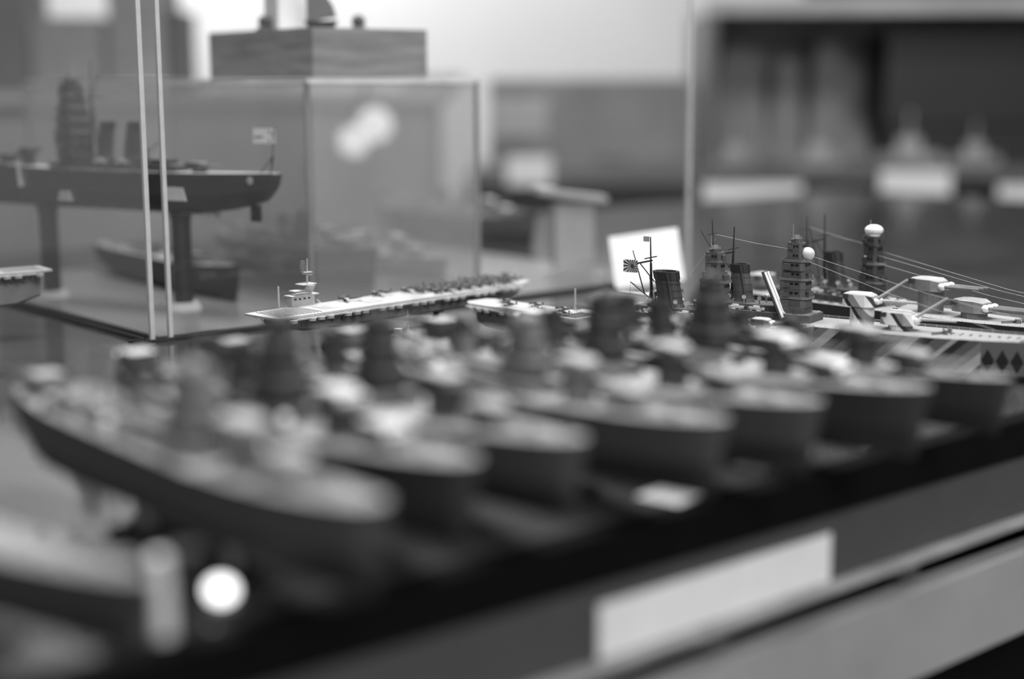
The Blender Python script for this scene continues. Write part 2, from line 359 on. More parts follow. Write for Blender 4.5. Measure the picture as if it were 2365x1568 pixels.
def foredeck(root, L, W, D, xt):
    """anchor chains, capstans, bollards and breakwater before the first turret"""
    z = lambda x: deck_z(-x / L, D)
    for sy in (-1, 1):
        b = MB(); n = 16
        for i in range(n):
            x = xt - (xt + L * .06) * i / n; b.ball((x, sy * (.0015 + .0008 * math.sin(i)), z(x) + .0004), .0006, 5, 4, (1.3, .8, .6))
        b.build('anchor_chain', m_dark, root)
        c = MB(); c.oval((xt + .003, sy * .004, z(xt)), .0014, .0014, .0022, 10, .8); c.oval((xt + .003, sy * .004, z(xt) + .0022), .0017, .0017, .0006, 10); c.build('capstan', m_sup, root)
    for k in range(4):
        for sy in (-1, 1):
            x = -L * (.045 + .045 * k); y = sy * (half_beam(-x / L, .6) * W / 2 - .0022); b = MB()
            for e in (-1, 1): b.oval((x + e * .0009, y, z(x)), .0005, .0005, .0014, 8)
            b.box((x, y, z(x) + .0002), (.0034, .0014, .0004)); b.build('bollard', m_supd, root)
    for sy in (-1, 1):
        b = MB(); b.box((xt - .001, sy * W * .14, z(xt) + .0008), (.0006, W * .26, .0018), sy * .5); b.build('breakwater', m_sup, root)

def battleship(name, L, W, D, mh, ma, xt=.13, th=.045, tw=.016, ts=.017, tur=(.055, .085), fun=(.165,), fh=.022, mst=.2, aft=(.26,), deckm=None, sup=None, plat=None, roof=None, bag=None, nb=3, detail=1, cap='director', capm=None, lean=0.0, elev=(.03,), house=None, full=.6, seed=1, wl=.42, masth=.045, tower_n=6, flat=1.0, mastm=None, barb2=.75, funm=None, clutter=None, gear=False, taper=.45, fr_x=.0068, barm=None):
    root = empty(name); sup = sup or m_sup
    make_hull(root, L, W, D, mh, ma, wl, deckm, full)
    z0 = D; rnd = random.Random(seed)
    # shelter deck block
    xa, xb = xt - tw * .9, (aft[0] - ts * 1.3 if aft else L * .8)
    b = MB(); ln = xb - xa; cx = -(xa + xb) / 2
    b.prism(oct_(W * .62, ln, cx, .12), z0 - .001, z0 + .005); b.prism(oct_(W * .46, ln * .86, cx, .12), z0 + .005, z0 + .0095)
    b.build('superstructure', sup, root)
    c = MB(); c.prism(oct_(W * .60, ln * .985, cx, .12), z0 + .00495, z0 + .0054); c.build('boat_deck', plat or m_steel, root)
    for i, x in enumerate(tur): turret(root, -x, deck_z(x / L, D) - .0004, ts, nb, 0, elev, house or sup, roof, bag, barm, .22 if i == 0 else barb2, flat)
    for i, x in enumerate(aft): turret(root, -x, deck_z(x / L, D) - .0004, ts, nb, PI, (.03,), house or sup, roof, bag, barm, .22 if i == len(aft) - 1 else barb2, flat)
    tower(root, -xt, z0 + .009, th - .009, tw, tower_n, sup, plat, cap, lean, capm, taper, seed)
    for i, x in enumerate(fun): funnel(root, -x, z0 + .009, fh, fr_x, fr_x * .78, -.18, funm or sup)
    if mst: mast(root, -mst, z0 + .009, masth, .006, mastm)
    # secondary guns, boats, cranes
    k = 5 if detail < 2 else 9
    for i in range(k):
        x = xa + ln * (.08 + .84 * i / (k - 1))
        for sy in (-1, 1): aa_gun(root, -x, sy * W * .36, z0 - .0002, .0048 if detail < 2 else .0046, sy * rnd.uniform(.3, 1.3), clutter if (clutter and rnd.random() < .5) else sup)
    if detail > 1:
        for i in range(7):
            x = xa + ln * (.12 + .76 * i / 6)
            for sy in (-1, 1): aa_gun(root, -x, sy * W * .24, z0 + .0052, .0030, sy * rnd.uniform(.3, 2.3), m_supl if rnd.random() < .35 else m_supd)
        for i in range(5):
            x = xa + ln * (.3 + .5 * i / 4)
            for sy in (-1, 1):
                s_ = MB(); s_.tube((0, 0, 0), (0, 0, .003), .0005); s_.tube((-.0008, 0, .0036), (.0012, 0, .0039), .0013, .0015, 10); o = s_.build('searchlight', m_supl, root); o.location = (-x, sy * W * .13, z0 + .0095); o.rotation_euler.z = sy * 1.2
        for i in range(4):
            for sy in (-1, 1):
                r_ = MB(); r_.oval((0, 0, 0), .0016, .0009, .0011, 10); o = r_.build('life_raft', m_pale, root); o.location = (-(xa + ln * (.2 + .2 * i)), sy * W * .29, z0 + .0054)
    for i in range(3):
        x = xa + ln * (.42 + .17 * i)
        for sy in (-1, 1): boat(root, -x, sy * W * .26, z0 + .0058, .015 if detail < 2 else .012, rnd.uniform(-.1, .1), m_pale if rnd.random() < .6 else m_sup)
    crane(root, -(fun[-1] + .014), .004, z0 + .009, .018, 2.4); crane(root, -(fun[-1] + .014), -.004, z0 + .009, .018, -2.2)
    if detail > 1:
        foredeck(root, L, W, D, -(tur[0] - ts * 1.5)); railing(root, L, W, D, full)
    elif detail == 1:
        for i in range(4):
            h = MB(); x = L * (.05 + .035 * i); h.box((-x, (-1) ** i * W * .1, deck_z(x / L, D) + .0008), (.004, .003, .0018)); h.build('hatch', m_supl, root)
    if gear: stern_gear(root, L, W, D)
    return root
def stand(p, rz, h, L, label, group=None, cm=None):
    """two cradle blocks on a base strip: the ship rests in it"""
    r = empty('display_stand', (p[0], p[1], 1.0), rz)
    b = MB(); b.prism([(-L * .5, -.011), (L * .5, -.011), (L * .5, .011), (-L * .5, .011)], 0, .004, .96); b.build('base_strip', cm or m_dark, r)
    for k in (-.33, .33):
        c = MB(); c.tube((L * k, 0, .0035), (L * k, 0, h - .001), .0028, .0022, 10); c.prism([(L * k - .003, -.0055), (L * k + .003, -.0055), (L * k + .003, .0055), (L * k - .003, .0055)], h - .0015, h, .9); c.build('cradle_post', cm or m_brass, r)
    tag(r, label, 'display stand', group or 'stands under the model ships'); return r
def head(v): return math.atan2(v[1], v[0])

# ------------------------------------------------------------------ setting
def struct(o): o['kind'] = 'structure'; return o
struct(MB().box((0.4, 2.2, -.05), (6.4, 6.0, .1)).build('floor', m_floor))
struct(MB().box((-.95, 4.7, 1.5), (3.7, .1, 3.0)).build('wall_back', m_wall))
struct(MB().box((2.25, 4.7, 1.5), (2.7, .1, 3.0)).build('wall_right', m_walld))

# base and rail frame: u along the front rail (right and away), v inward
Pa = on(1100, 1288, 1.0); Pb = on(2365, 952, 1.0); U = (Pb - Pa).normalized(); V = Vector((-U.y, U.x, 0))
rzU = head(U)
def fr(name, u0, u1, v0, v1, z0, z1, m, bev=0):          # box in the rail frame, its own origin at Pa
    b = MB(); b.box(((u0 + u1) / 2, (v0 + v1) / 2, (z0 + z1) / 2), (u1 - u0, v1 - v0, z1 - z0)); return b
def frobj(name, parent=None, m=None, *a):
    o = fr(name, *a, m).build(name, m, parent)
    if not parent: o.location = (Pa.x, Pa.y, 0); o.rotation_euler.z = rzU
    return o
base = empty('display_cabinet', (Pa.x, Pa.y, 0), rzU)
frobj('base_board', base, m_base, -1.0, 1.75, 0.0, 1.15, .985, 1.0)
tag(base, 'long display cabinet with black front rail, grey fascia and pale lower panel', 'cabinet')
frobj('front_rail', base, m_rail, -1.0, 1.75, -.012, 0.0, .980, 1.0008)
frobj('fascia', base, m_fascia, -1.0, 1.75, -.010, -.002, .9465, .980)
frobj('ledge', base, m_ledge, -1.0, 1.75, -.018, -.004, .9435, .9465)
frobj('track_recess', base, m_rail, -1.0, 1.75, .004, .012, .920, .9435)
frobj('lower_panel', base, m_panel, -1.0, 1.75, -.022, -.008, .885, .931)
frobj('plinth', base, m_rail, -1.0, 1.75, .02, .06, .0, .920)
for u in (.015, .125, .27, .40):
    b = MB(); b.box((u, -.004, .9375), (.016, .016, .010)); b.tube((u, -.013, .9375), (u, -.006, .9375), .0045, None, 12); b.build('track_roller', m_fascia, base)
b = MB()
for k in range(5):
    b.box((.10 + .006 * k, -.0221, .905 + .004 * k), (.030 - .004 * k, .0006, .0035), 0, -.5)
b.build('scuff_mark', m_ledge, base)

# ------------------------------------------------------------------ front row of model battleships, bows towards the rail
H0 = Vector((.65, -.76, 0)).normalized(); rz_row = head(H0)
keel = 1.017; DK = .027
protoA = battleship('model_battleship', .285, .038, DK, m_hull, m_anti, th=.036, tw=.018, tower_n=5, full=.38, taper=.5, fh=.016, masth=.034, sup=m_supd, plat=m_sup, roof=m_supl, clutter=m_pale, seed=3, gear=True)
protoB = battleship('model_battleship', .27, .036, DK, m_hull2, m_anti, xt=.128, th=.039, tw=.017, tower_n=4, full=.36, taper=.55, fh=.017, masth=.032, sup=m_supd, plat=m_sup, roof=m_pale, clutter=m_white, seed=5, cap='dome', fun=(.16, .185), bag=m_white, gear=True)
protoC = battleship('model_battleship', .28, .036, DK, m_hull, m_anti, xt=.12, th=.029, tw=.017, tower_n=4, full=.36, taper=.3, fh=.015, masth=.03, sup=m_sup, plat=m_supl, roof=m_supl, clutter=m_pale, seed=17, cap='dome', gear=True)
protoE = battleship('model_battleship', .30, .026, .022, m_hull2, m_anti, xt=.19, th=.03, tw=.014, tur=(.135, .16), full=.4, fun=(.215,), mst=None, aft=(.26,), fh=.01, sup=m_supd, plat=m_sup, roof=m_sup, seed=29, deckm=m_steel)
protoD = battleship('model_battleship', .28, .026, .023, m_hull2, m_anti, xt=.13, th=.018, tw=.014, tower_n=3, full=.36, fh=.008, mst=None, sup=m_supd, plat=m_sup, roof=m_supl, clutter=m_white, seed=19, gear=True)
for pr_, q in ((protoA, ((-.100, .012), (-.185, -.012))), (protoB, ((-.105, -.013), (-.06, .009), (-.20, .012))), (protoC, ((-.092, .011), (-.17, -.012)))):
    for x_, y_ in q: b = MB(); b.oval((x_, y_, DK - .0005), .0014, .0014, .003, 10); b.ball((x_, y_, DK + .0045), .0026, 10, 6); b.build('searchlight', m_white, pr_, True)
rows = [  # bow tip pixel on the deck plane, prototype, heading tweak, label
    (2340, 884, 3, .0, 'grey battleship model at the right end of the blurred front row'),
    (2150, 905, 1, .0, 'second battleship model from the right in the blurred front row'),
    (1900, 938, 0, .0, 'third battleship model from the right in the blurred front row'),
    (1680, 980, 2, .0, 'fourth battleship model from the right, beside the brightest deck of the front row'),
    (1350, 1025, 0, .0, 'fifth battleship model from the right in the blurred front row'),
    (1100, 1075, 1, .0, 'third battleship model from the left, long pale bow deck in front row'),
    (885, 1175, 2, .0, 'second battleship model from the left, grey bow above the dark floor'),
    (352, 1335, 4, .20, 'nearest battleship model at the bottom left, cut by the picture edge')]
for i, (px, py, k, dr, lab) in enumerate(rows):
    pr = (protoA, protoB, protoC, protoD, protoE)[k]; first = i in (0, 1, 2, 3, 7)
    o = pr if first else dup(pr)
    p = on(px, py, keel + (DK if i not in (0, 7) else .0225) * 1.15); place(o, (p.x, p.y, keel), rz_row + dr)
    tag(o, lab, 'model ship', 'front row of model battleships')
    d = Vector((math.cos(rz_row + dr), math.sin(rz_row + dr), 0)); c = Vector((p.x, p.y, 0)) - d * .13
    stand(c, rz_row + dr, keel - 1.0 + .0002, .10, 'dark display stand under the ' + ('rightmost', 'second from right', 'third from right', 'fourth from right', 'fifth from right', 'third from left', 'second from left', 'leftmost')[i] + ' battleship of the front row')

# ------------------------------------------------------------------ sharp ships at the right
camo = dazzle('dazzle_hull_paint', .052, -1.1, [(0, .42), (.10, .42), (.16, .03), (.33, .12), (.52, .36), (.60, .02), (.72, .10), (.86, .2)], (-.0850, -.045, .0125, .0085, .016))
camo2 = dazzle('dazzle_superstructure_paint', .030, .9, [(0, .62), (.30, .02), (.46, .18), (.62, .62), (.80, .05)])
camo_t = dazzle('dazzle_turret_paint', .0165, .8, [(0, .66), (.28, .015), (.46, .2), (.80, .66)])
# C: dazzle painted battleship
hC = Vector((.82, -.57, 0)).normalized()
shipC = battleship('model_battleship', .34, .042, .024, camo, camo, clutter=m_pale, xt=.215, th=.052, tw=.017, ts=.0185, tur=(.142, .168), fun=(.252,), fh=.026, mst=.275, aft=(.315,), deckm=m_deck2, sup=m_supm, plat=m_sup, roof=m_supl, bag=m_white, nb=2, detail=2, elev=(.62, .02), house=camo_t, barm=m_supl, seed=11, flat=1.15, masth=.055, tower_n=7, mastm=m_dark, cap='director')
pC = on(2365, 788, 1.024); bC = Vector((pC.x, pC.y, 0)) + hC * .064
place(shipC, (bC.x, bC.y, 1.0002), head(hC)); tag(shipC, 'battleship model in black and white dazzle camouflage with one gun raised per turret', 'model ship', 'sharp battleship models at the right')
b = MB()   # striped twin boom beside the funnel
for k in (-1, 1): b.tube((0, k * .0021, 0), (0.014, k * .0021, -.030), .0016, .0016, 8)
o = b.build('striped_boom', m_white, shipC); o.location = (-.232, -.011, .062 - .006)
b = MB()
for k in (-1, 0, 1): b.tube((-.0002, k * .0042, .0005), (0.0142, k * .0042, -.031), .0009, .0009, 6)
b.build('dark_strut', m_dark, o)
rigging(shipC, [((-.218, .003, .070), (-.05, .0, .034)), ((-.218, -.003, .068), (-.08, -.006, .030)), ((-.275, 0, .078), (-.218, 0, .071)), ((-.275, 0, .075), (-.31, .004, .03))])
# white canvas dome next to the tower
b = MB(); b.ball((-.2075, .001, .0685), .0048, 12, 8, (1, .9, .95)); b.build('canvas_dome', m_pale, shipC, True)
# D: rear battleship with triple turrets
hD = Vector((.65, -.76, 0)).normalized()
shipD = battleship('model_battleship', .36, .046, .024, m_hull2, m_hull2, xt=.205, th=.049, tw=.015, ts=.021, tur=(.122, .156), fun=(.235,), fh=.026, mst=.262, aft=(.31,), deckm=m_deck, sup=m_supd, plat=m_sup, roof=m_supl, bag=m_white, nb=3, detail=2, cap='dome', capm=m_white, seed=21, tower_n=6, house=m_sup, taper=.3, masth=.05, mastm=m_dark)
pD = on(2365, 749, 1.024); bD = Vector((pD.x, pD.y, 0)) + hD * .085
place(shipD, (bD.x, bD.y, 1.0002), head(hD)); tag(shipD, 'dark grey battleship model with white-topped tower and two triple turrets, rearmost at right', 'model ship', 'sharp battleship models at the right')
b = MB(); b.tube((-.203, 0, .060), (-.2065, -.001, .0745), .0011, .0006); b.tube((-.2, 0, .060), (-.208, -.006, .0585), .0009, .0006); b.build('aerial_horn', m_white, shipD)
rigging(shipD, [((-.20, .003, .062), (.0, .0, .034)), ((-.20, -.003, .060), (-.01, .003, .033)), ((-.20, -.005, .055), (-.02, -.003, .031)), ((-.262, 0, .075), (-.20, 0, .065))])
for k, (x, r) in enumerate(((-.196, .0048), (-.179, .0030), (-.171, .0030))):
    b = MB(); b.tube((x, -.0155, .030), (x, -.0172, .030), r, r, 16); b.tube((x, -.0172, .030), (x, -.0176, .030), r * .55, r * .5, 16); b.tube((x, -.0085, .030), (x, -.0156, .030), r * .7, r * .85, 12); b.build('cable_reel', m_supl if k else m_sup, shipD)
# B: battleship with ensign on the mast, bow hidden behind the front row
hB = Vector((.82, -.57, 0)).normalized()
shipB = battleship('model_battleship', .175, .034, .024, m_hull3, m_hull, xt=.07, th=.048, tw=.017, ts=.011, tur=(.035,), fun=(.102,), fh=.024, fr_x=.0088, mst=None, aft=(.145,), deckm=m_deck2, sup=m_supm, plat=m_sup, roof=m_supl, bag=m_white, detail=2, seed=31, tower_n=6, nb=2, funm=m_supd)
qB = at(1650, 700, .958); bB = Vector((qB.x, qB.y, 0)) + hB * .07
place(shipB, (bB.x, bB.y, 1.0002), head(hB)); tag(shipB, 'grey battleship model with wide dark funnel and rayed ensign before the white card', 'model ship', 'sharp battleship models at the right')
def tripod(ship, x, z, h, m, lean):
    """tripod mast with cross yard and two fore topmasts"""
    b = MB(); t1 = Vector((x + lean * h, 0, z + h))
    b.tube((x, 0, z), (x + lean * h * .6, 0, z + h * .62), .0011, .0008); b.tube((x + lean * h * .6, 0, z + h * .55), t1, .0006, .0004)
    b.tube((x - .006, .001, z + h * .15), (x - .016, .002, z + h * .78), .0005, .0003); b.tube((x + .002, 0, z + h * .35), (x - .009, 0, z + h * .60), .0004)
    mo = b.build('mast', m, ship)
    y = MB(); y.tube((x - .0115, 0, z + h * .60), (x + lean * h * .62 + .001, 0, z + h * .66), .0006); y.tube((x + lean * h * .7, -.008, z + h * .70), (x + lean * h * .7, .008, z + h * .70), .0004); y.build('yard', m, mo)
    return mo
mo = tripod(shipB, -.117, .033, .046, m_dark, -.03)
# ensign: disc with sixteen rays
fl = MB(); fx, fz, fw, fh = -.1335, .0585, .011, .0085
fl.box((fx, 0, fz), (fw, .0003, fh)); eo = fl.build('ensign', m_white, mo)
fr_ = MB(); cx, cz = fx + .0015, fz; fr_.tube((cx, -.0004, cz), (cx, .0004, cz), .0013, None, 16)
for i in range(16):
    a = 2 * PI * i / 16; a1, a2 = a - PI / 32, a + PI / 32
    def edge(t):
        dx, dz = math.cos(t), math.sin(t); k = 1e9
        if dx > 1e-6: k = min(k, (fx + fw / 2 - cx) / dx)
        if dx < -1e-6: k = min(k, (fx - fw / 2 - cx) / dx)
        if dz > 1e-6: k = min(k, (fh / 2) / dz)
        if dz < -1e-6: k = min(k, (-fh / 2) / dz)
        return (cx + dx * k, cz + dz * k)
    e1, e2 = edge(a1), edge(a2)
    fr_.frus([(cx, -.0003, cz), (e1[0], -.0003, e1[1]), (e2[0], -.0003, e2[1])], [(cx, .0003, cz), (e1[0], .0003, e1[1]), (e2[0], .0003, e2[1])])
fr_.build('ensign_rays', m_supd, eo)
b = MB(); b.box((-.1215, 0, .0775), (.0045, .0003, .0035)); b.build('pennant', m_supl, mo)
tripod(shipC, -.262, .034, .050, m_dark, .02)
tripod(shipD, -.247, .034, .052, m_dark, -.03)

# ------------------------------------------------------------------ carriers and planes
def carrier(p1, u, wv, L, W, zdeck, hb, label, island=.055, gd=True):
    """flight deck near corner p1, long axis u, inboard side wv; part meshes in a frame x=along, y=across"""
    root = empty('model_aircraft_carrier', (p1.x, p1.y, 0), head(u)); sgn = 1 if (u.x * wv.y - u.y * wv.x) > 0 else -1
    z = zdeck
    b = MB(); b.prism([(0, 0.001 * sgn), (.006, 0), (L * .93, 0), (L, .006 * sgn), (L, (W - .006) * sgn), (L * .93, W * sgn), (.006, W * sgn), (0, (W - .001) * sgn)], z - .0014, z); b.build('flight_deck', m_flight, root)
    b = MB()
    for k in (.22, .38): b.box((L * k, W * .5 * sgn, z + .00005), (L * .05, W * .42, .0003))
    b.build('lift', m_supl, root)
    b = MB()
    for k in range(12): b.box((L * (.03 + .012 * k), W * .5 * sgn, z + .0002), (.0003, W * .8, .0002))
    b.build('arrestor_wire', m_supd, root)
    h = MB(); secs = []
    for s in (0, .04, .1, .25, .5, .75, .9, .97, 1):
        k = .5 + .5 * min(1, s * 6) if s < .5 else .25 + .75 * min(1, (1 - s) * 5); yb = W * .36 * k; x = L * (.03 + .95 * s)
        c = W * .5 * sgn; e = .006 * max(0, .12 - s) / .12 + .004 * max(0, s - .88) / .12
        secs.append([(x, c - yb, z - .0013), (x, c - yb * .98, z - .006), (x, c - yb * .8, hb + e + .002), (x, c - yb * .5, hb + e), (x, c + yb * .5, hb + e), (x, c + yb * .8, hb + e + .002), (x, c + yb * .98, z - .006), (x, c + yb, z - .0013)])
    h.loft(secs); h.build('hull', m_hull3, root)
    for side, yy in ((0, -.0012 * sgn), (1, (W + .0012) * sgn)):
        g = MB(); g.box((L * .5, yy * .9 if side == 0 else yy - .001 * sgn * .5, z - .0022), (L * .88, .0024, .0010))
        n = int(L / .0085)
        for i in range(n):
            x = L * .05 + L * .9 * i / n
            if (i * 7 + side) % 4 == 3: continue
            g.oval((x, yy, z - .0042), .0027, .0027, .0020, 12, 1.1)
            g.tube((x, yy, z - .0022), (x + .0016, yy * 1.6 if side == 0 else yy + .0012 * sgn, z - .0004), .00035, None, 5)
        for i in range(n * 2):
            x = L * .05 + L * .9 * i / (n * 2); g.tube((x, yy, z - .0022), (x, W * (.16 if side == 0 else .84) * sgn, z - .0075), .0003, None, 4)
        g.build('gun_gallery', m_supl, root)
    w = MB()
    for i in range(int(L / .010)): w.box((L * .1 + i * .0086, W * .14 * sgn, z - .0068), (.0022, .0012, .0018))
    w.build('hangar_opening', m_supm, root)
    if island:
        x = island; y = (W + .001) * sgn
        i_ = MB(); i_.prism([(x - .011, y - .003), (x + .009, y - .003), (x + .011, y), (x + .009, y + .003), (x - .011, y + .003)], z - .002, z + .0072); i_.prism([(x - .009, y - .0026), (x + .005, y - .0026), (x + .005, y + .0026), (x - .009, y + .0026)], z + .0072, z + .0095, .9)
        i_.prism([(x + .001, y - .002), (x + .007, y - .002), (x + .007, y + .002), (x + .001, y + .002)], z + .0072, z + .014, .85)
        isl = i_.build('island', m_supl, root)
        q = MB(); q.box((x, y, z + .0074), (.024, .0085, .0004)); q.box((x + .004, y, z + .0145), (.012, .009, .0004)); q.box((x - .004, y, z + .0105), (.009, .007, .0004)); q.build('platform', m_pale, isl)
        q = MB(); q.tube((x + .005, y, z + .014), (x + .0055, y, z + .032), .0007, .0004); q.tube((x + .0052, y - .005, z + .021), (x + .0052, y + .005, z + .021), .0003); q.box((x + .0052, y, z + .0225), (.007, .004, .0004)); q.build('mast', m_supl, isl)
        q = MB()
        for k in range(5): q.box((x + .0015, y, z + .0238 + k * .0016), (.0050 - abs(k - 2) * .0006, .0006, .0011))
        q.tube((x + .0015, y, z + .0225), (x + .0015, y, z + .031), .0003); q.build('radar', m_sup, isl)
        q = MB()
        for k in range(4): q.box((x - .008 + k * .004, y - .0031 * sgn, z + .005), (.0018, .0004, .0012))
        q.build('window_band', m_win, isl)
        for k, e in ((-.018, 1), (-.015, -1), (.016, 1)): aa_gun(root, x + k, y + .001 * e * sgn, z - .0014, .0034, k * 90, m_supl)
    q = MB(); q.tube((.030, (W + .001) * sgn, z - .001), (.030, (W + .001) * sgn, z + .015), .0008, .0006); q.build('wireless_mast', m_supl, root)
    tag(root, label, 'model ship', 'model aircraft carriers'); return root
P1 = on(640, 737, 1.03); P0 = on(556, 725, 1.03); P2 = on(1130, 666, 1.03); uc = (P2 - P1).normalized(); wc = Vector((-uc.y, uc.x, 0))
Wc = .036; car = carrier(P1, uc, wc, .25, Wc, 1.03, 1.016, 'aircraft carrier model with pale flight deck and island, parked planes at far end', .050)
stand((P1 + uc * .12 + wc * Wc / 2), head(uc), .0162, .12, 'dark stand under the aircraft carrier with the pale deck', None, m_dark)
q = MB(); q.tube((.244, .002, 1.03), (.262, -.024, 1.040), .0004, None, 6); q.tube((.244, .002, 1.0302), (.262, -.0245, 1.0415), .0002, None, 5); q.build('aerial_boom', m_supl, car)
P3 = on(122, 622, 1.05); u3 = Vector((-.8, -.6, 0)); w3 = Vector((u3.y, -u3.x, 0))
carrier(P3 + Vector((0, 0, 0)), u3, Vector((-.6, .8, 0)), .2, .03, 1.05, 1.024, 'dark-sided aircraft carrier model cut by the left edge of the picture', None)
stand((P3 + u3 * .09 + Vector((-.6, .8, 0)) * .015), head(u3), .0242, .10, 'dark stand under the carrier at the left edge', None, m_dark)
def plane_mesh(folded):
    root = empty('model_aircraft')
    b = MB(); secs = []
    for x, r in ((.0056, .0006), (.005, .0009), (.002, .0010), (-.002, .0007), (-.0056, .0002)):
        secs.append([(x, r * math.cos(2 * PI * i / 8), .0016 + r * math.sin(2 * PI * i / 8)) for i in range(8)])
    b.loft(secs); b.ball((.0012, 0, .0026), .0007, 6, 4, (2, .8, .8)); b.build('fuselage', m_supd, root)
    w_ = MB()
    if folded:
        for s in (-1, 1): w_.frus([(.003, s * .001, .0013), (.0005, s * .001, .0013), (.0005, s * .002, .0048), (.0026, s * .002, .0048)], [(.003, s * .0013, .0013), (.0005, s * .0013, .0013), (.0005, s * .0023, .0048), (.0026, s * .0023, .0048)])
    else: w_.frus([(.0034, 0, .0011), (.0026, -.0062, .0016), (.0014, -.0062, .0016), (.0006, 0, .0011), (.0014, .0062, .0016), (.0026, .0062, .0016)], [(.0034, 0, .0015), (.0026, -.0062, .0018), (.0014, -.0062, .0018), (.0006, 0, .0015), (.0014, .0062, .0018), (.0026, .0062, .0018)])
    w_.build('wing', m_supl if not folded else m_sup, root)
    t_ = MB(); t_.box((-.0052, 0, .0018), (.0012, .0042, .0002)); t_.box((-.0053, 0, .0026), (.0012, .0002, .0017)); t_.build('tailplane', m_sup, root)
    p_ = MB(); p_.box((.0059, 0, .0016), (.0001, .0004, .0032)); p_.box((.0059, 0, .0016), (.0001, .0032, .0004)); p_.build('propeller', m_dark, root)
    for s in (-1, 1): g_ = MB(); g_.tube((.0024, s * .0014, .0012), (.0026, s * .0014, .0005), .0002, None, 5); g_.tube((.0026, s * .0013, .0005), (.0026, s * .0017, .0005), .0005, None, 8); g_.build('wheel', m_dark, root)
    return root
protos = [plane_mesh(False), plane_mesh(True)]; used = [False, False]
k = 0
def put_plane(pos, rz, kind, lab, grp):
    o = protos[kind] if not used[kind] else dup(protos[kind]); used[kind] = True
    place(o, pos, rz); o.scale = (1.4, 1.4, 1.4) if 'parked' in lab else (1.1, 1.1, 1.1); tag(o, lab, 'model aircraft', grp)
for i in range(9):
    for j in range(3):
        xx = .145 + i * .0108 + (j % 2) * .004; yy = .007 + j * .0105
        if i == 0 and j == 0: continue
        p = P1 + uc * xx + wc * yy
        put_plane((p.x, p.y, 1.0302), head(uc) + PI + random.uniform(-.35, .35), (i + j) % 2, 'parked model plane, %s wings, %s row on the deck, %s from the near end' % (('spread', 'folded')[(i + j) % 2], ('near', 'middle', 'far')[j], ('first', 'second', 'third', 'fourth', 'fifth', 'sixth', 'seventh', 'eighth', 'last')[i]), 'planes on the carrier deck')
p = P1 + uc * .085 + wc * .027; put_plane((p.x, p.y, 1.0302), head(uc) + 2.6, 0, 'tiny model plane parked alone halfway along the pale flight deck', 'planes on the carrier deck')
p = P1 + uc * .118 + wc * .030; put_plane((p.x, p.y, 1.0302), head(uc) + 3.0, 0, 'lone tiny plane between the deck middle and the parked group', 'planes on the carrier deck')
# second small flight deck right of the first
Q1 = on(1328, 738, 1.025); Q2 = on(1160, 712, 1.025); u4 = (Q2 - Q1).normalized(); w4 = Vector((u4.y, -u4.x, 0))
carrier(Q1, u4, w4, .115, .030, 1.025, 1.006, 'small escort carrier model with pale striped deck in the picture centre', None)
stand((Q1 + u4 * .057 + w4 * .015), head(u4), .0062, .06, 'low dark stand under the small escort carrier', None, m_dark)
for i, (a, c) in enumerate(((.018, .008), (.030, .020), (.044, .009), (.058, .021), (.074, .010), (.090, .020))):
    p = Q1 + u4 * a + w4 * c; put_plane((p.x, p.y, 1.0252), head(u4) + random.uniform(-.5, .5), 0, 'tiny model plane on the small escort carrier, %s from its right end' % ('first', 'second', 'third', 'fourth', 'fifth', 'sixth')[i], 'planes on the small carrier deck')
# small pale destroyer below the carrier
def destroyer(name, L, W, D, mh, sup, deckm, seed=1):
    root = empty(name); make_hull(root, L, W, D, mh, m_anti, .35, deckm, .7)
    b = MB(); b.prism(oct_(W * .5, L * .1, -L * .27, .2), D - .0005, D + .005); b.prism(oct_(W * .4, L * .06, -L * .27, .2), D + .005, D + .009); b.build('bridge', sup, root); b = MB(); b.prism(oct_(W * .4, L * .12, -L * .62, .2), D - .0005, D + .003); b.build('deckhouse', sup, root)
    for x in (.42, .55): funnel(root, -L * x, D - .0003, .008, .0026, .0018, -.2, sup)
    for x, y in ((.14, 0), (.74, PI), (.86, PI)): turret(root, -L * x, deck_z(x, D) - .0004, .0058, 2, y, house=sup, barb=.1)
    mast(root, -L * .34, D, .022, .003, sup); mast(root, -L * .66, D, .015, .002, sup)
    return root
D0 = on(845, 773, 1.018); D1_ = on(1090, 786, 1.018); hd = (D0 - D1_).normalized()
des = destroyer('model_destroyer', .085, .012, .014, m_pale, m_supl, m_flight)
place(des, (D0.x, D0.y, 1.0002), head(hd)); tag(des, 'small pale destroyer model lying below the aircraft carrier', 'model ship')

# ------------------------------------------------------------------ the glass case with its two bright edges
def pane(parent, a, bq, h, edges, t=.0035, m=None, em=None, ename='edge_strip', z0=1.0004):
    a = Vector((a[0], a[1], 0)); bq = Vector((bq[0], bq[1], 0)); d = (bq - a); L = d.length; r = math.atan2(d.y, d.x)
    b = MB(); b.box((L / 2, 0, z0 + h / 2), (L - .004, t * .6, h)); o = b.build('glass_pane', m, parent)
    o.location = (a.x - (parent.location.x if parent else 0), a.y - (parent.location.y if parent else 0), 0); o.rotation_euler.z = r
    for x in edges:
        e = MB(); e.box((L * x, 0, z0 + h / 2), (.0030, t, h)); e.build(ename, em, o)
    return o
E1 = on(352, 790, 1.0); E2 = on(394, 786, 1.0); dirB = Vector((-.65, .76, 0)).normalized(); dirA = Vector((.77, .64, 0)).normalized()
case = empty('glass_case', (E1.x, E1.y, 0)); tag(case, 'tall clear glass case, its two bright vertical pane edges at the left', 'glass case')
L1 = .45; EA = at(1588, 560, 1.375)
pane(case, E1, E1 + dirB * L1, .42, (0,), .0034, m_glass, m_edge)
pane(case, E2, (EA.x, EA.y, 0), .42, (0, 1), .0034, m_glass, m_edge)
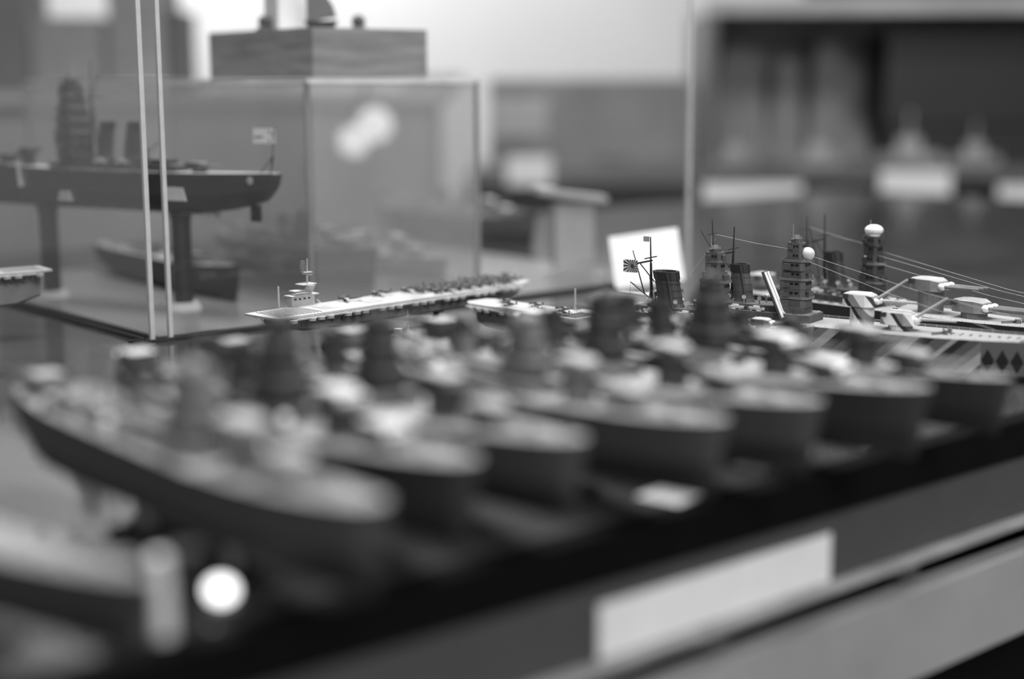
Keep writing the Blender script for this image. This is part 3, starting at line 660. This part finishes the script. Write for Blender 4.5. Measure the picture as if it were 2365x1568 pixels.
for a, c in ((E1, E1 + dirB * L1), (E2, Vector((EA.x, EA.y, 0)))):
    d = c - a; d.z = 0; b = MB()
    n_ = Vector((-d.y, d.x, 0)).normalized()
    b.box((0, 0.0042, 1.0016), (d.length, .0022, .0024)); b.box((0, -.0042, 1.0016), (d.length, .0018, .0024))
    o = b.build('bottom_channel', m_dark, case); mid = (a + c) / 2 - (d.normalized() * .03 if a == E2 else Vector()); o.location = (mid.x - E1.x, mid.y - E1.y, 0); o.rotation_euler.z = head(d)
# pale floor board inside the case
nx = (E1 + E2) / 2 + Vector((-.003, .012, 0))
fb = MB(); q = [nx + dirB * .001, nx + dirA * .52, nx + dirA * .52 + dirB * .42, nx + dirB * .43]
fb.frus([(p.x, p.y, .9995) for p in q], [(p.x, p.y, 1.0010) for p in q]); o = fb.build('case_floor_board', m_baseL); tag(o, 'pale board covering the floor inside the glass case', 'board')

# ------------------------------------------------------------------ inside: cruiser with flag, acrylic box, wooden block
sU = at(640, 400, 1.14); hU = Vector((-.87, .50, 0)).normalized()
shipU = battleship('model_cruiser', .34, .030, .032, m_hull2, m_anti, xt=.125, th=.070, tw=.024, ts=.014, tur=(.045, .07), fun=(.160, .19), fh=.030, mst=.145, aft=(.262,), sup=m_supd, plat=m_sup, roof=m_sup, seed=41, nb=2, masth=.08, gear=False, deckm=m_flight, wl=.45, detail=1)
bU = Vector((sU.x, sU.y, 0)) + hU * .34
zU = sU.z - .032 * 1.04
place(shipU, (bU.x, bU.y, zU), head(hU)); tag(shipU, 'dark-hulled cruiser model with white stern flag, raised high behind the glass edges', 'model ship')
L = .34
r = MB(); r.box((-L + .022, 0, .0015), (.010, .0012, .013)); r.build('rudder', m_anti, shipU)
for sy in (-1, 1):
    p_ = MB(); p_.tube((-L + .105, sy * .006, .0), (-L + .068, sy * .006, -.001), .0006); 
    for k in range(3): a = 2 * PI * k / 3; p_.ball((-L + .066, sy * .006 + .0022 * math.cos(a), -.001 + .0022 * math.sin(a)), .0022, 6, 4, (.4, 1, 1))
    p_.build('propeller', m_brass, shipU)
f_ = MB(); f_.tube((-L + .006, 0, .034), (-L + .001, 0, .068), .00045); f_.tube((-L + .006, 0, .033), (-L + .003, 0, .046), .0005); f_.tube((-L + .016, 0, .033), (-L + .0035, 0, .046), .0005); fo = f_.build('flagstaff', m_supd, shipU)
g_ = MB(); g_.box((-L + .0115, 0, .0615), (.0215, .0003, .0115)); go = g_.build('flag', m_white, fo)
g_ = MB(); g_.box((-L + .0170, 0, .0605), (.0080, .0006, .0010)); g_.box((-L + .0065, 0, .0645), (.0012, .0006, .0020)); g_.box((-L + .0030, 0, .0640), (.0022, .0006, .0010)); g_.box((-L + .0030, 0, .0615), (.0026, .0006, .0008)); g_.box((-L + .0068, 0, .0575), (.0012, .0006, .0018)); g_.build('flag_cross', m_dark, go)
c_ = MB()
for k in range(5): a = 2 * PI * k / 5; c_.ball((-L + .0165 + .0020 * math.cos(a), .0128, .0275 + .0020 * math.sin(a)), .0014, 6, 4, (1, .35, 1))
c_.ball((-L + .0165, .0132, .0275), .0010, 6, 4, (1, .4, 1)); c_.build('stern_crest', m_supl, shipU)
for k, t in ((0, .10), (1, .25)):
    c = bU - hU * (L - t); s_ = empty('support_column', (c.x, c.y, 1.001), head(hU)); b = MB(); hh = zU - 1.001 + .0002
    b.tube((0, 0, .006), (0, 0, hh - .008), .008, None, 12); b.tube((0, 0, hh - .008), (0, 0, hh), .008, .010, 12); b.build('column', m_dark, s_)
    b = MB(); b.tube((0, 0, 0), (0, 0, .006), .014, .011, 16); b.build('foot', m_pale, s_)
    tag(s_, ('right' if k == 0 else 'left') + ' dark column with pale foot holding up the raised cruiser', 'stand', 'columns under the raised cruiser')
def tagcard(name, p, w_, h_, rz, lean, label, cat='label card', grp=None, m=None, th=.0012):
    b = MB(); b.box((0, 0, h_ / 2), (w_, th, h_)); o = b.build(name, m or m_card); o.location = p; o.rotation_euler = (lean, 0, rz); return tag(o, label, cat, grp)
for px, py, dw, dh, dep, lab in ((45, 405, .0045, .018, 1.205, 'narrow upright white tag in front of the cruiser bow half'), (150, 452, .016, .008, 1.175, 'small white tag low on the cruiser hull at the left'), (405, 448, .022, .010, 1.12, 'rounded white patch standing in for a reflection on the cruiser hull beside the glass edge')):
    p = at(px, py, dep); b = MB(); b.prism([(-dw / 2, 0), (dw / 2, 0), (dw / 2, .0006), (-dw / 2, .0006)], -dh / 2, dh / 2, .7); o = b.build('tag_and_glint', m_pale); o.location = p; o.rotation_euler = (0, .12 if dh > dw else 0, head(hU)); tag(o, lab, 'paper tag', 'paper tags by the raised cruiser')  # the rounded one is a reflection built as a white patch
# acrylic box
zt = 1.1835; K1 = at(713, 178, 1.20); KR = at(1100, 174, 1.31); KL = at(58, 182, 1.636)
abox = empty('acrylic_box', (K1.x, K1.y, 0)); tag(abox, 'large clear acrylic box with bright top edge behind the cruiser', 'acrylic box')
hgt = zt - 1.0015
for a, c, ed in ((K1, KR, (1,)), (K1, KL, (0.006, 1)), (KR, KR + (KL - K1), (1,)), (KL, KR + (KL - K1), ())):
    pane(abox, a, c, hgt, ed, .004, m_acryl, m_edge3, z0=1.0015)
b = MB()
o_ = Vector((K1.x, K1.y, 0))
def tb(a, c, r, nm, mm):
    b = MB(); a = Vector((a.x, a.y, zt)) - o_; c = Vector((c.x, c.y, zt)) - o_; d = c - a
    b.box((0, 0, 0), (d.length, .004, .0045)); q = b.build(nm, mm, abox); q.location = (a + c) / 2; q.rotation_euler.z = head(d)
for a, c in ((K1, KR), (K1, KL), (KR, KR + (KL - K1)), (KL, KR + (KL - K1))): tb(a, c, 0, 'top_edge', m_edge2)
top = MB(); q = [K1 - o_, KR - o_, KR + (KL - K1) - o_, KL - o_]
top.frus([(p.x, p.y, zt - .001) for p in q], [(p.x, p.y, zt + .001) for p in q]); top.build('lid', m_acryl, abox)
# wooden block on the lid
dA = (KR - K1); dA.z = 0; dA.normalize(); dB = (KL - K1); dB.z = 0; dB.normalize()
c0 = Vector((K1.x, K1.y, 0)) + dA * .012 + dB * .012
bl = MB(); q = [c0, c0 + dA * .115, c0 + dA * .115 + dB * .17, c0 + dB * .17]
zb = zt + .0026; bl.frus([(p.x, p.y, zb) for p in q], [(p.x, p.y, zb + .040) for p in q]); o = bl.build('wooden_block', m_wood); tag(o, 'long weathered wooden block lying on the acrylic box', 'block')
pz = zb + .0402
p = at(668, 60, 1.31); b = MB(); b.prism([(-.017, -.014), (.017, -.014), (.017, .014), (-.017, .014)], 0, .036, .97); b.box((0, 0, .037), (.036, .030, .003)); o = b.build('white_box', m_white); o.location = (p.x, p.y, pz); o.rotation_euler.z = .6; tag(o, 'small white box standing on the wooden block', 'box')
p = at(742, 60, 1.27); r_ = empty('toy_sailboat', (p.x, p.y, pz)); b = MB(); b.frus([(-.010, -.004, 0), (.010, -.004, 0), (.010, .004, 0), (-.010, .004, 0)], [(-.014, -.005, .007), (.014, -.005, .007), (.014, .005, .007), (-.014, .005, .007)]); b.build('hull', m_dark, r_)
b = MB(); b.frus([(-.012, -.001, .006), (.013, -.001, .010), (.010, -.001, .020), (.0, -.001, .034), (-.012, -.001, .042)], [(-.012, .001, .006), (.013, .001, .010), (.010, .001, .020), (.0, .001, .034), (-.012, .001, .042)]); b.build('sail', m_sup, r_); tag(r_, 'dark sail-shaped ornament on the wooden block right of the white box', 'ornament')
for px, lab in ((612, 'small dark knob on the wooden block left of the white box'), (828, 'small dark knob on the wooden block right of the sail ornament')):
    p = at(px, 60, 1.30); b = MB(); b.tube((0, 0, 0), (0, 0, .003), .009, .006, 12); b.ball((0, 0, .0075), .006, 10, 6); o = b.build('ball_ornament', m_supd, None, True); o.location = (p.x, p.y, pz); tag(o, lab, 'ornament', 'ornaments on the wooden block')
# white card behind the mast
p = at(1512, 652, 1.27); p2 = at(1585, 652, 1.27)
o = tagcard('white_card', (p.x - .004, p.y, max(1.001, p.z - .002)), .060, .046, -.05, -.25, 'bright white card standing behind the rayed ensign', 'card', None, m_white); o.rotation_euler = (-.25, -.14, -.05)
p = at(1322, 640, 1.5)
b = MB(); b.box((0, 0, .03), (.040, .02, .06)); b.box((.0, 0, .069), (.066, .03, .006), 0, .12); b.box((-.028, 0, .0745), (.022, .032, .006), 0, .12); o = b.build('pale_display_block', m_blobs[0]); o.location = (p.x, p.y, 1.0); o.rotation_euler.z = .2; tag(o, 'blurred pale plinth with overhanging top left of the white card', 'plinth')
p = at(800, 540, 1.36); b = MB(); b.prism([(-.018, -.004), (.018, -.004), (.018, .004), (-.018, .004)], 0, .0015, .95); b.tube((0, 0, -.040), (0, 0, 0), .0015, None, 8); o = b.build('tilted_plate', m_white); o.location = (p.x, p.y, p.z); o.rotation_euler = (0, -.10, .1); tag(o, 'thin white sliver of card on a rod in front of the acrylic box', 'card')

# ------------------------------------------------------------------ blurred ships behind
bp = battleship('model_ship', .30, .040, .030, m_hull, m_anti, sup=m_sup, plat=m_supl, roof=m_pale, clutter=m_pale, seed=8, detail=0, fh=.016, th=.030, masth=.03, deckm=m_deck)
p = at(872, 580, 1.30); place(bp, (p.x, p.y, 1.0018), rz_row - .04); tag(bp, 'blurred dark ship model with pale deck inside the acrylic box, left one', 'model ship', 'blurred ships behind')
bp3 = dup(bp); p = at(1240, 530, 1.66); place(bp3, (p.x, p.y, 1.0002), rz_row); tag(bp3, 'blurred ship model with dark bow just right of the acrylic box', 'model ship', 'blurred ships behind')
bp2 = battleship('model_ship', .22, .034, .016, m_pale, m_pale, sup=m_supl, plat=m_pale, roof=m_pale, clutter=m_white, seed=9, detail=0, fh=.012, th=.02, masth=.02, deckm=m_flight)
p = at(1035, 625, 1.37); place(bp2, (p.x, p.y, 1.0018), rz_row - .04); tag(bp2, 'blurred low pale ship model inside the acrylic box, behind the parked planes', 'model ship', 'blurred ships behind')
v2 = destroyer('model_destroyer', .30, .028, .026, m_hull2, m_sup, m_deck)
place(v2, (-.226, 1.222, 1.0012), rz_row - .05); tag(v2, 'blurred grey destroyer model lying below the raised cruiser', 'model ship', 'blurred ships behind')

# ------------------------------------------------------------------ far background
def shelf_unit():
    r = empty('display_shelf', (0, 3.0, 0)); tag(r, 'blurred dark display shelves across the background at right', 'shelf')
    def bx(c, d, m, nm): b = MB(); b.box(c, d); b.build(nm, m, r)
    bx((.60, 0, 1.005), (1.36, .30, .030), m_shelf, 'shelf_board'); bx((.60, 0, .80), (1.36, .30, .030), m_shelf, 'shelf_board'); bx((.83, 0, 1.325), (.92, .30, .030), m_blobs[0], 'shelf_board')
    bx((.15, .16, .50), (.46, .02, .98), m_shelfb, 'back_panel'); bx((.83, .16, .50), (.90, .02, .98), m_walld, 'back_panel'); bx((.83, .16, 1.165), (.92, .02, .35), m_blobs[0], 'back_panel'); bx((.83, -.145, .58), (.90, .008, .40), m_walld, 'dark_curtain')
    for x in (-.09, 1.29): bx((x, 0, .50), (.02, .30, .98), m_shelf, 'side_panel')
    for x in (.38, 1.29): bx((x, 0, 1.165), (.02, .30, .29), m_shelf, 'side_panel')
    bx((.60, -.128, .40), (1.36, .02, .76), m_shelf, 'cupboard_front')
shelf_unit()
for i, (px, py, w_, h_, lab) in enumerate(((1735, 500, .19, .062, 'blurred wide white label hanging below the middle of the back shelf'), (2112, 470, .135, .062, 'blurred white label below the shelf at the right'), (2350, 500, .08, .06, 'blurred white label at the far right picture edge'), (1222, 428, .085, .055, 'blurred white label right of the acrylic box, lower one'), (1198, 312, .11, .07, 'blurred pale card right of the acrylic box, upper one'))):
    p = at(px, py, 2.83); tagcard('label_card', (p.x, 2.83, p.z), w_, h_, 0, 0, lab, 'label card', 'label cards on the back shelves', m_card if i != 4 else m_blobs[0], .003)
def back_boat(x, s, m, lab, z=1.0202, y=2.92, rz=0.0):
    r = empty('shelf_model', (x, y, z), rz); b = MB(); secs = []
    for t in (-1, -.7, -.2, .4, 1):
        k = (1 - t * t) ** .5 * .9 + .1; secs.append([(t * s, -s * .25 * k, s * .4), (t * s, -s * .1 * k, 0), (t * s, s * .1 * k, 0), (t * s, s * .25 * k, s * .4)])
    b.loft(secs); b.build('hull', m, r); b = MB(); b.prism(oct_(s * .3, s * .8, 0), s * .4, s * .9, .8); b.tube((0, 0, s * .9), (0, 0, s * 1.7), s * .05); b.build('superstructure', m, r); tag(r, lab, 'model boat', 'pale models on the back shelf')
ords = ('first', 'second', 'third', 'fourth', 'fifth', 'sixth', 'seventh')
for i, (px, s, k) in enumerate(((1420, .055, 1), (1535, .04, 1), (1690, .05, 0), (1790, .04, 1), (1880, .05, 0), (1985, .04, 1), (2090, .062, 0), (2240, .05, 0))):
    back_boat(at(px, 350, 2.95).x, s, m_blobs[k], 'blurred ' + ('pale' if k == 0 else 'grey') + ' boat model on the back shelf, ' + (ords[i] + ' from the left' if i < 7 else 'last on the right'), rz=.4 * (i % 3 - 1))
def bin_(name, p, d, m, lab, cat='box', rz=0.0):
    r = empty(name, p, rz); b = MB(); b.box((0, 0, d[2] / 2), d); b.build('body', m, r); b = MB(); b.box((0, 0, d[2] + .004), (d[0] * 1.03, d[1] * 1.03, .008)); b.build('lid', m, r); tag(r, lab, cat)
p = at(2200, 200, 2.93); bin_('storage_box', (at(2215, 200, 2.95).x, 2.97, 1.342), (.36, .2, .0), m_dark, 'flat dark tray on the upper back shelf') if False else None
x0 = at(2050, 200, 2.95).x; x1 = 1.27
bin_('dark_storage_box', ((x0 + x1) / 2, 3.04, 1.10), (x1 - x0, .16, .17), m_dark, 'large dark box filling the upper right of the back shelf')
pf = empty('box_riser', ((x0 + x1) / 2, 3.04, 1.0202)); b = MB(); b.box((0, 0, .04), (x1 - x0 - .02, .14, .0795)); b.build('body', m_dark, pf); tag(pf, 'dark riser block under the large dark box', 'block')
for i, (px, zt_, w_, k) in enumerate(((1705, 1.25, .12, 1), (1812, 1.22, .08, 0), (1905, 1.27, .08, 1))):
    b = MB(); b.prism(oct_(.05, w_, 0, .2), 0, zt_ - 1.0202, .7); b.box((0, 0, zt_ - 1.02 + .004), (w_ * .5, .03, .01)); o = b.build('upright_ornament', m_blobs[1]); o.location = (at(px, 300, 3.08).x, 3.08, 1.0202)
    tag(o, 'blurred grey upright piece at the back of the shelf, ' + ('first', 'second', 'third')[i] + ' from the left', 'ornament', 'upright pieces on the back shelf')
for i, (px, s, k) in enumerate(((1900, .06, 1), (2040, .05, 0), (2230, .06, 1), (1640, .05, 1))):
    back_boat(at(px, 560, 2.95).x, s, m_blobs[1] if k else m_blobs[2], 'blurred boat model on the lower back shelf, ' + ('second', 'third', 'last', 'first')[i] + ' from the left', z=.8152, rz=.3 * i)
b = MB(); b.box((0, 0, .085), (.40, .05, .17)); o = b.build('wall_fade_panel', m_blobs[1]); o.location = (.155, 3.05, 1.0202); tag(o, 'blurred mid-grey panel standing in for the dimming wall left of the glass edge', 'panel')  # grey panel added for the fade of light on the wall
# counter at the left background
cb = empty('counter', (-.66, 2.70, 0)); b = MB(); b.box((0, 0, .575), (1.05, .40, 1.15)); b.build('body', m_cab, cb); b = MB(); b.box((0, 0, 1.160), (1.09, .44, .02)); b.build('counter_top', m_blobs[0], cb)
for k in range(3): b = MB(); b.box((-.35 + .35 * k, -.204, .6), (.32, .012, 1.0)); b.build('door', m_cab, cb)
tag(cb, 'blurred grey counter behind the acrylic box', 'counter')
for i, (px, w_, h_, k, lab) in enumerate(((30, .10, .20, 2, 'blurred dark upright box at the far left on the counter'), (180, .12, .12, 1, 'blurred grey box on the counter at the far left, second'), (340, .10, .17, 1, 'blurred tall grey box on the counter beside the glass edges'), (420, .03, .13, 2, 'narrow blurred dark bar right of the glass edges'), (1000, .10, .02, 0, 'low pale box at the right end of the counter'))):
    bin_('counter_box', (at(px, 170, 2.7).x, 2.70, 1.1702), (w_, .12, h_), m_blobs[k], lab)
# glowing discs added for the reflection of a lamp in the acrylic
lp = at(868, 288, 2.40); lr = empty('panel_reflection', (lp.x, lp.y, lp.z))
for dx, dz, r0 in ((0.0, 0.0, .030), (-.034, -.026, .026)):
    b = MB(); b.tube((dx, .02, dz), (dx, -.018, dz), r0 * .6, r0, 18); b.build('glow_rim', m_blobs[0], lr)
    b = MB(); b.tube((dx, -.0182, dz), (dx, -.0235, dz), r0 * .94, r0 * .8, 18); b.build('glow_body', m_panel_glow, lr)
b = MB(); b.tube((-.018, .02, -.015), (-.018, .02, .082 - .0), .004); b.box((-.018, .035, .08), (.02, .04, .012)); b.build('glow_bracket', m_shelf, lr)
tag(lr, 'glowing twin discs standing in for a reflection in the acrylic box', 'reflection')
# label on the fascia
LA = empty('price_label', (Pa.x, Pa.y, 0), rzU)
def u_of(px, py, z):      # distance along the rail of a sight line at height z on the fascia plane
    d = ray(px, py); o_ = Vector((0, 0, CAMZ)); n_ = Vector((V.x, V.y, 0)); P = Vector((Pa.x, Pa.y, 0)) + V * -.0105
    t = (P - o_).dot(n_) / d.dot(n_); q = o_ + d * t; return (q - Vector((Pa.x, Pa.y, 0))).dot(U), q.z
uL, zL = u_of(1380, 1385, 0); uR, zR = u_of(1916, 1236, 0); print('label', uL, zL, uR, zR)
b = MB(); b.box(((uL + uR) / 2, -.0111, .9590), (uR - uL, .0010, .0236)); b.build('card', m_card, LA)
tag(LA, 'wide blank-looking white label on the grey fascia below the black rail', 'label')

# cards lying on the glossy base between the bows
for px, py, w_, d_, m, lab in ((1545, 1150, .020, .022, m_pale, 'pale card on the dark base under the fourth bow from the right'), (1760, 1070, .030, .016, m_sup, 'grey card on the dark base under the third bow from the right'), (1990, 995, .034, .016, m_supl, 'grey card on the dark base under the second bow from the right')):
    p = on(px, py, 1.0); b = MB(); b.box((0, 0, .0007), (w_, d_, .0010)); o = b.build('name_card', m); o.location = (p.x, p.y, 1.0); o.rotation_euler.z = rzU + .2; tag(o, lab, 'name card', 'cards lying on the dark base')
# glow, white post and dark peg added for reflections in the base board
p = on(512, 1405, 1.0); lr = empty('reflection_glow', (p.x, p.y, 1.0002), rz_row); b = MB(); b.oval((0, 0, 0), .0075, .0065, .003, 18, .95); b.build('glow_foot', m_dark, lr); b = MB(); b.ball((0, 0, .0065), .0048, 14, 8, (1.1, .95, .8)); b.build('glow_body', m_base_glow, lr, True); tag(lr, 'small glow standing in for a reflection in the dark base between the two nearest bows', 'reflection')
p = on(380, 1475, 1.0); b = MB(); b.tube((0, 0, 0), (0, 0, .027), .0032, .0030, 16); b.tube((0, 0, .027), (0, 0, .0285), .0038, .0034, 16); o = b.build('reflection_post', m_white); o.location = (p.x, p.y, 1.0002); tag(o, 'short white post standing in for a reflection in the dark base beside the glow', 'reflected post')
p = on(436, 1470, 1.0); b = MB(); b.tube((0, 0, 0), (0, 0, .014), .0008, .0012, 8); b.tube((0, 0, .014), (0, 0, .030), .0035, .0062, 12)
for k in range(5): b.tube((0, 0, .006 + .005 * k), (-.0042, 0, .006 + .005 * k), .0004, None, 5)
o = b.build('reflection_peg', m_dark); o.location = (p.x, p.y, 1.0002); tag(o, 'dark ribbed peg standing in for a reflection between the white post and the glow', 'reflected peg')
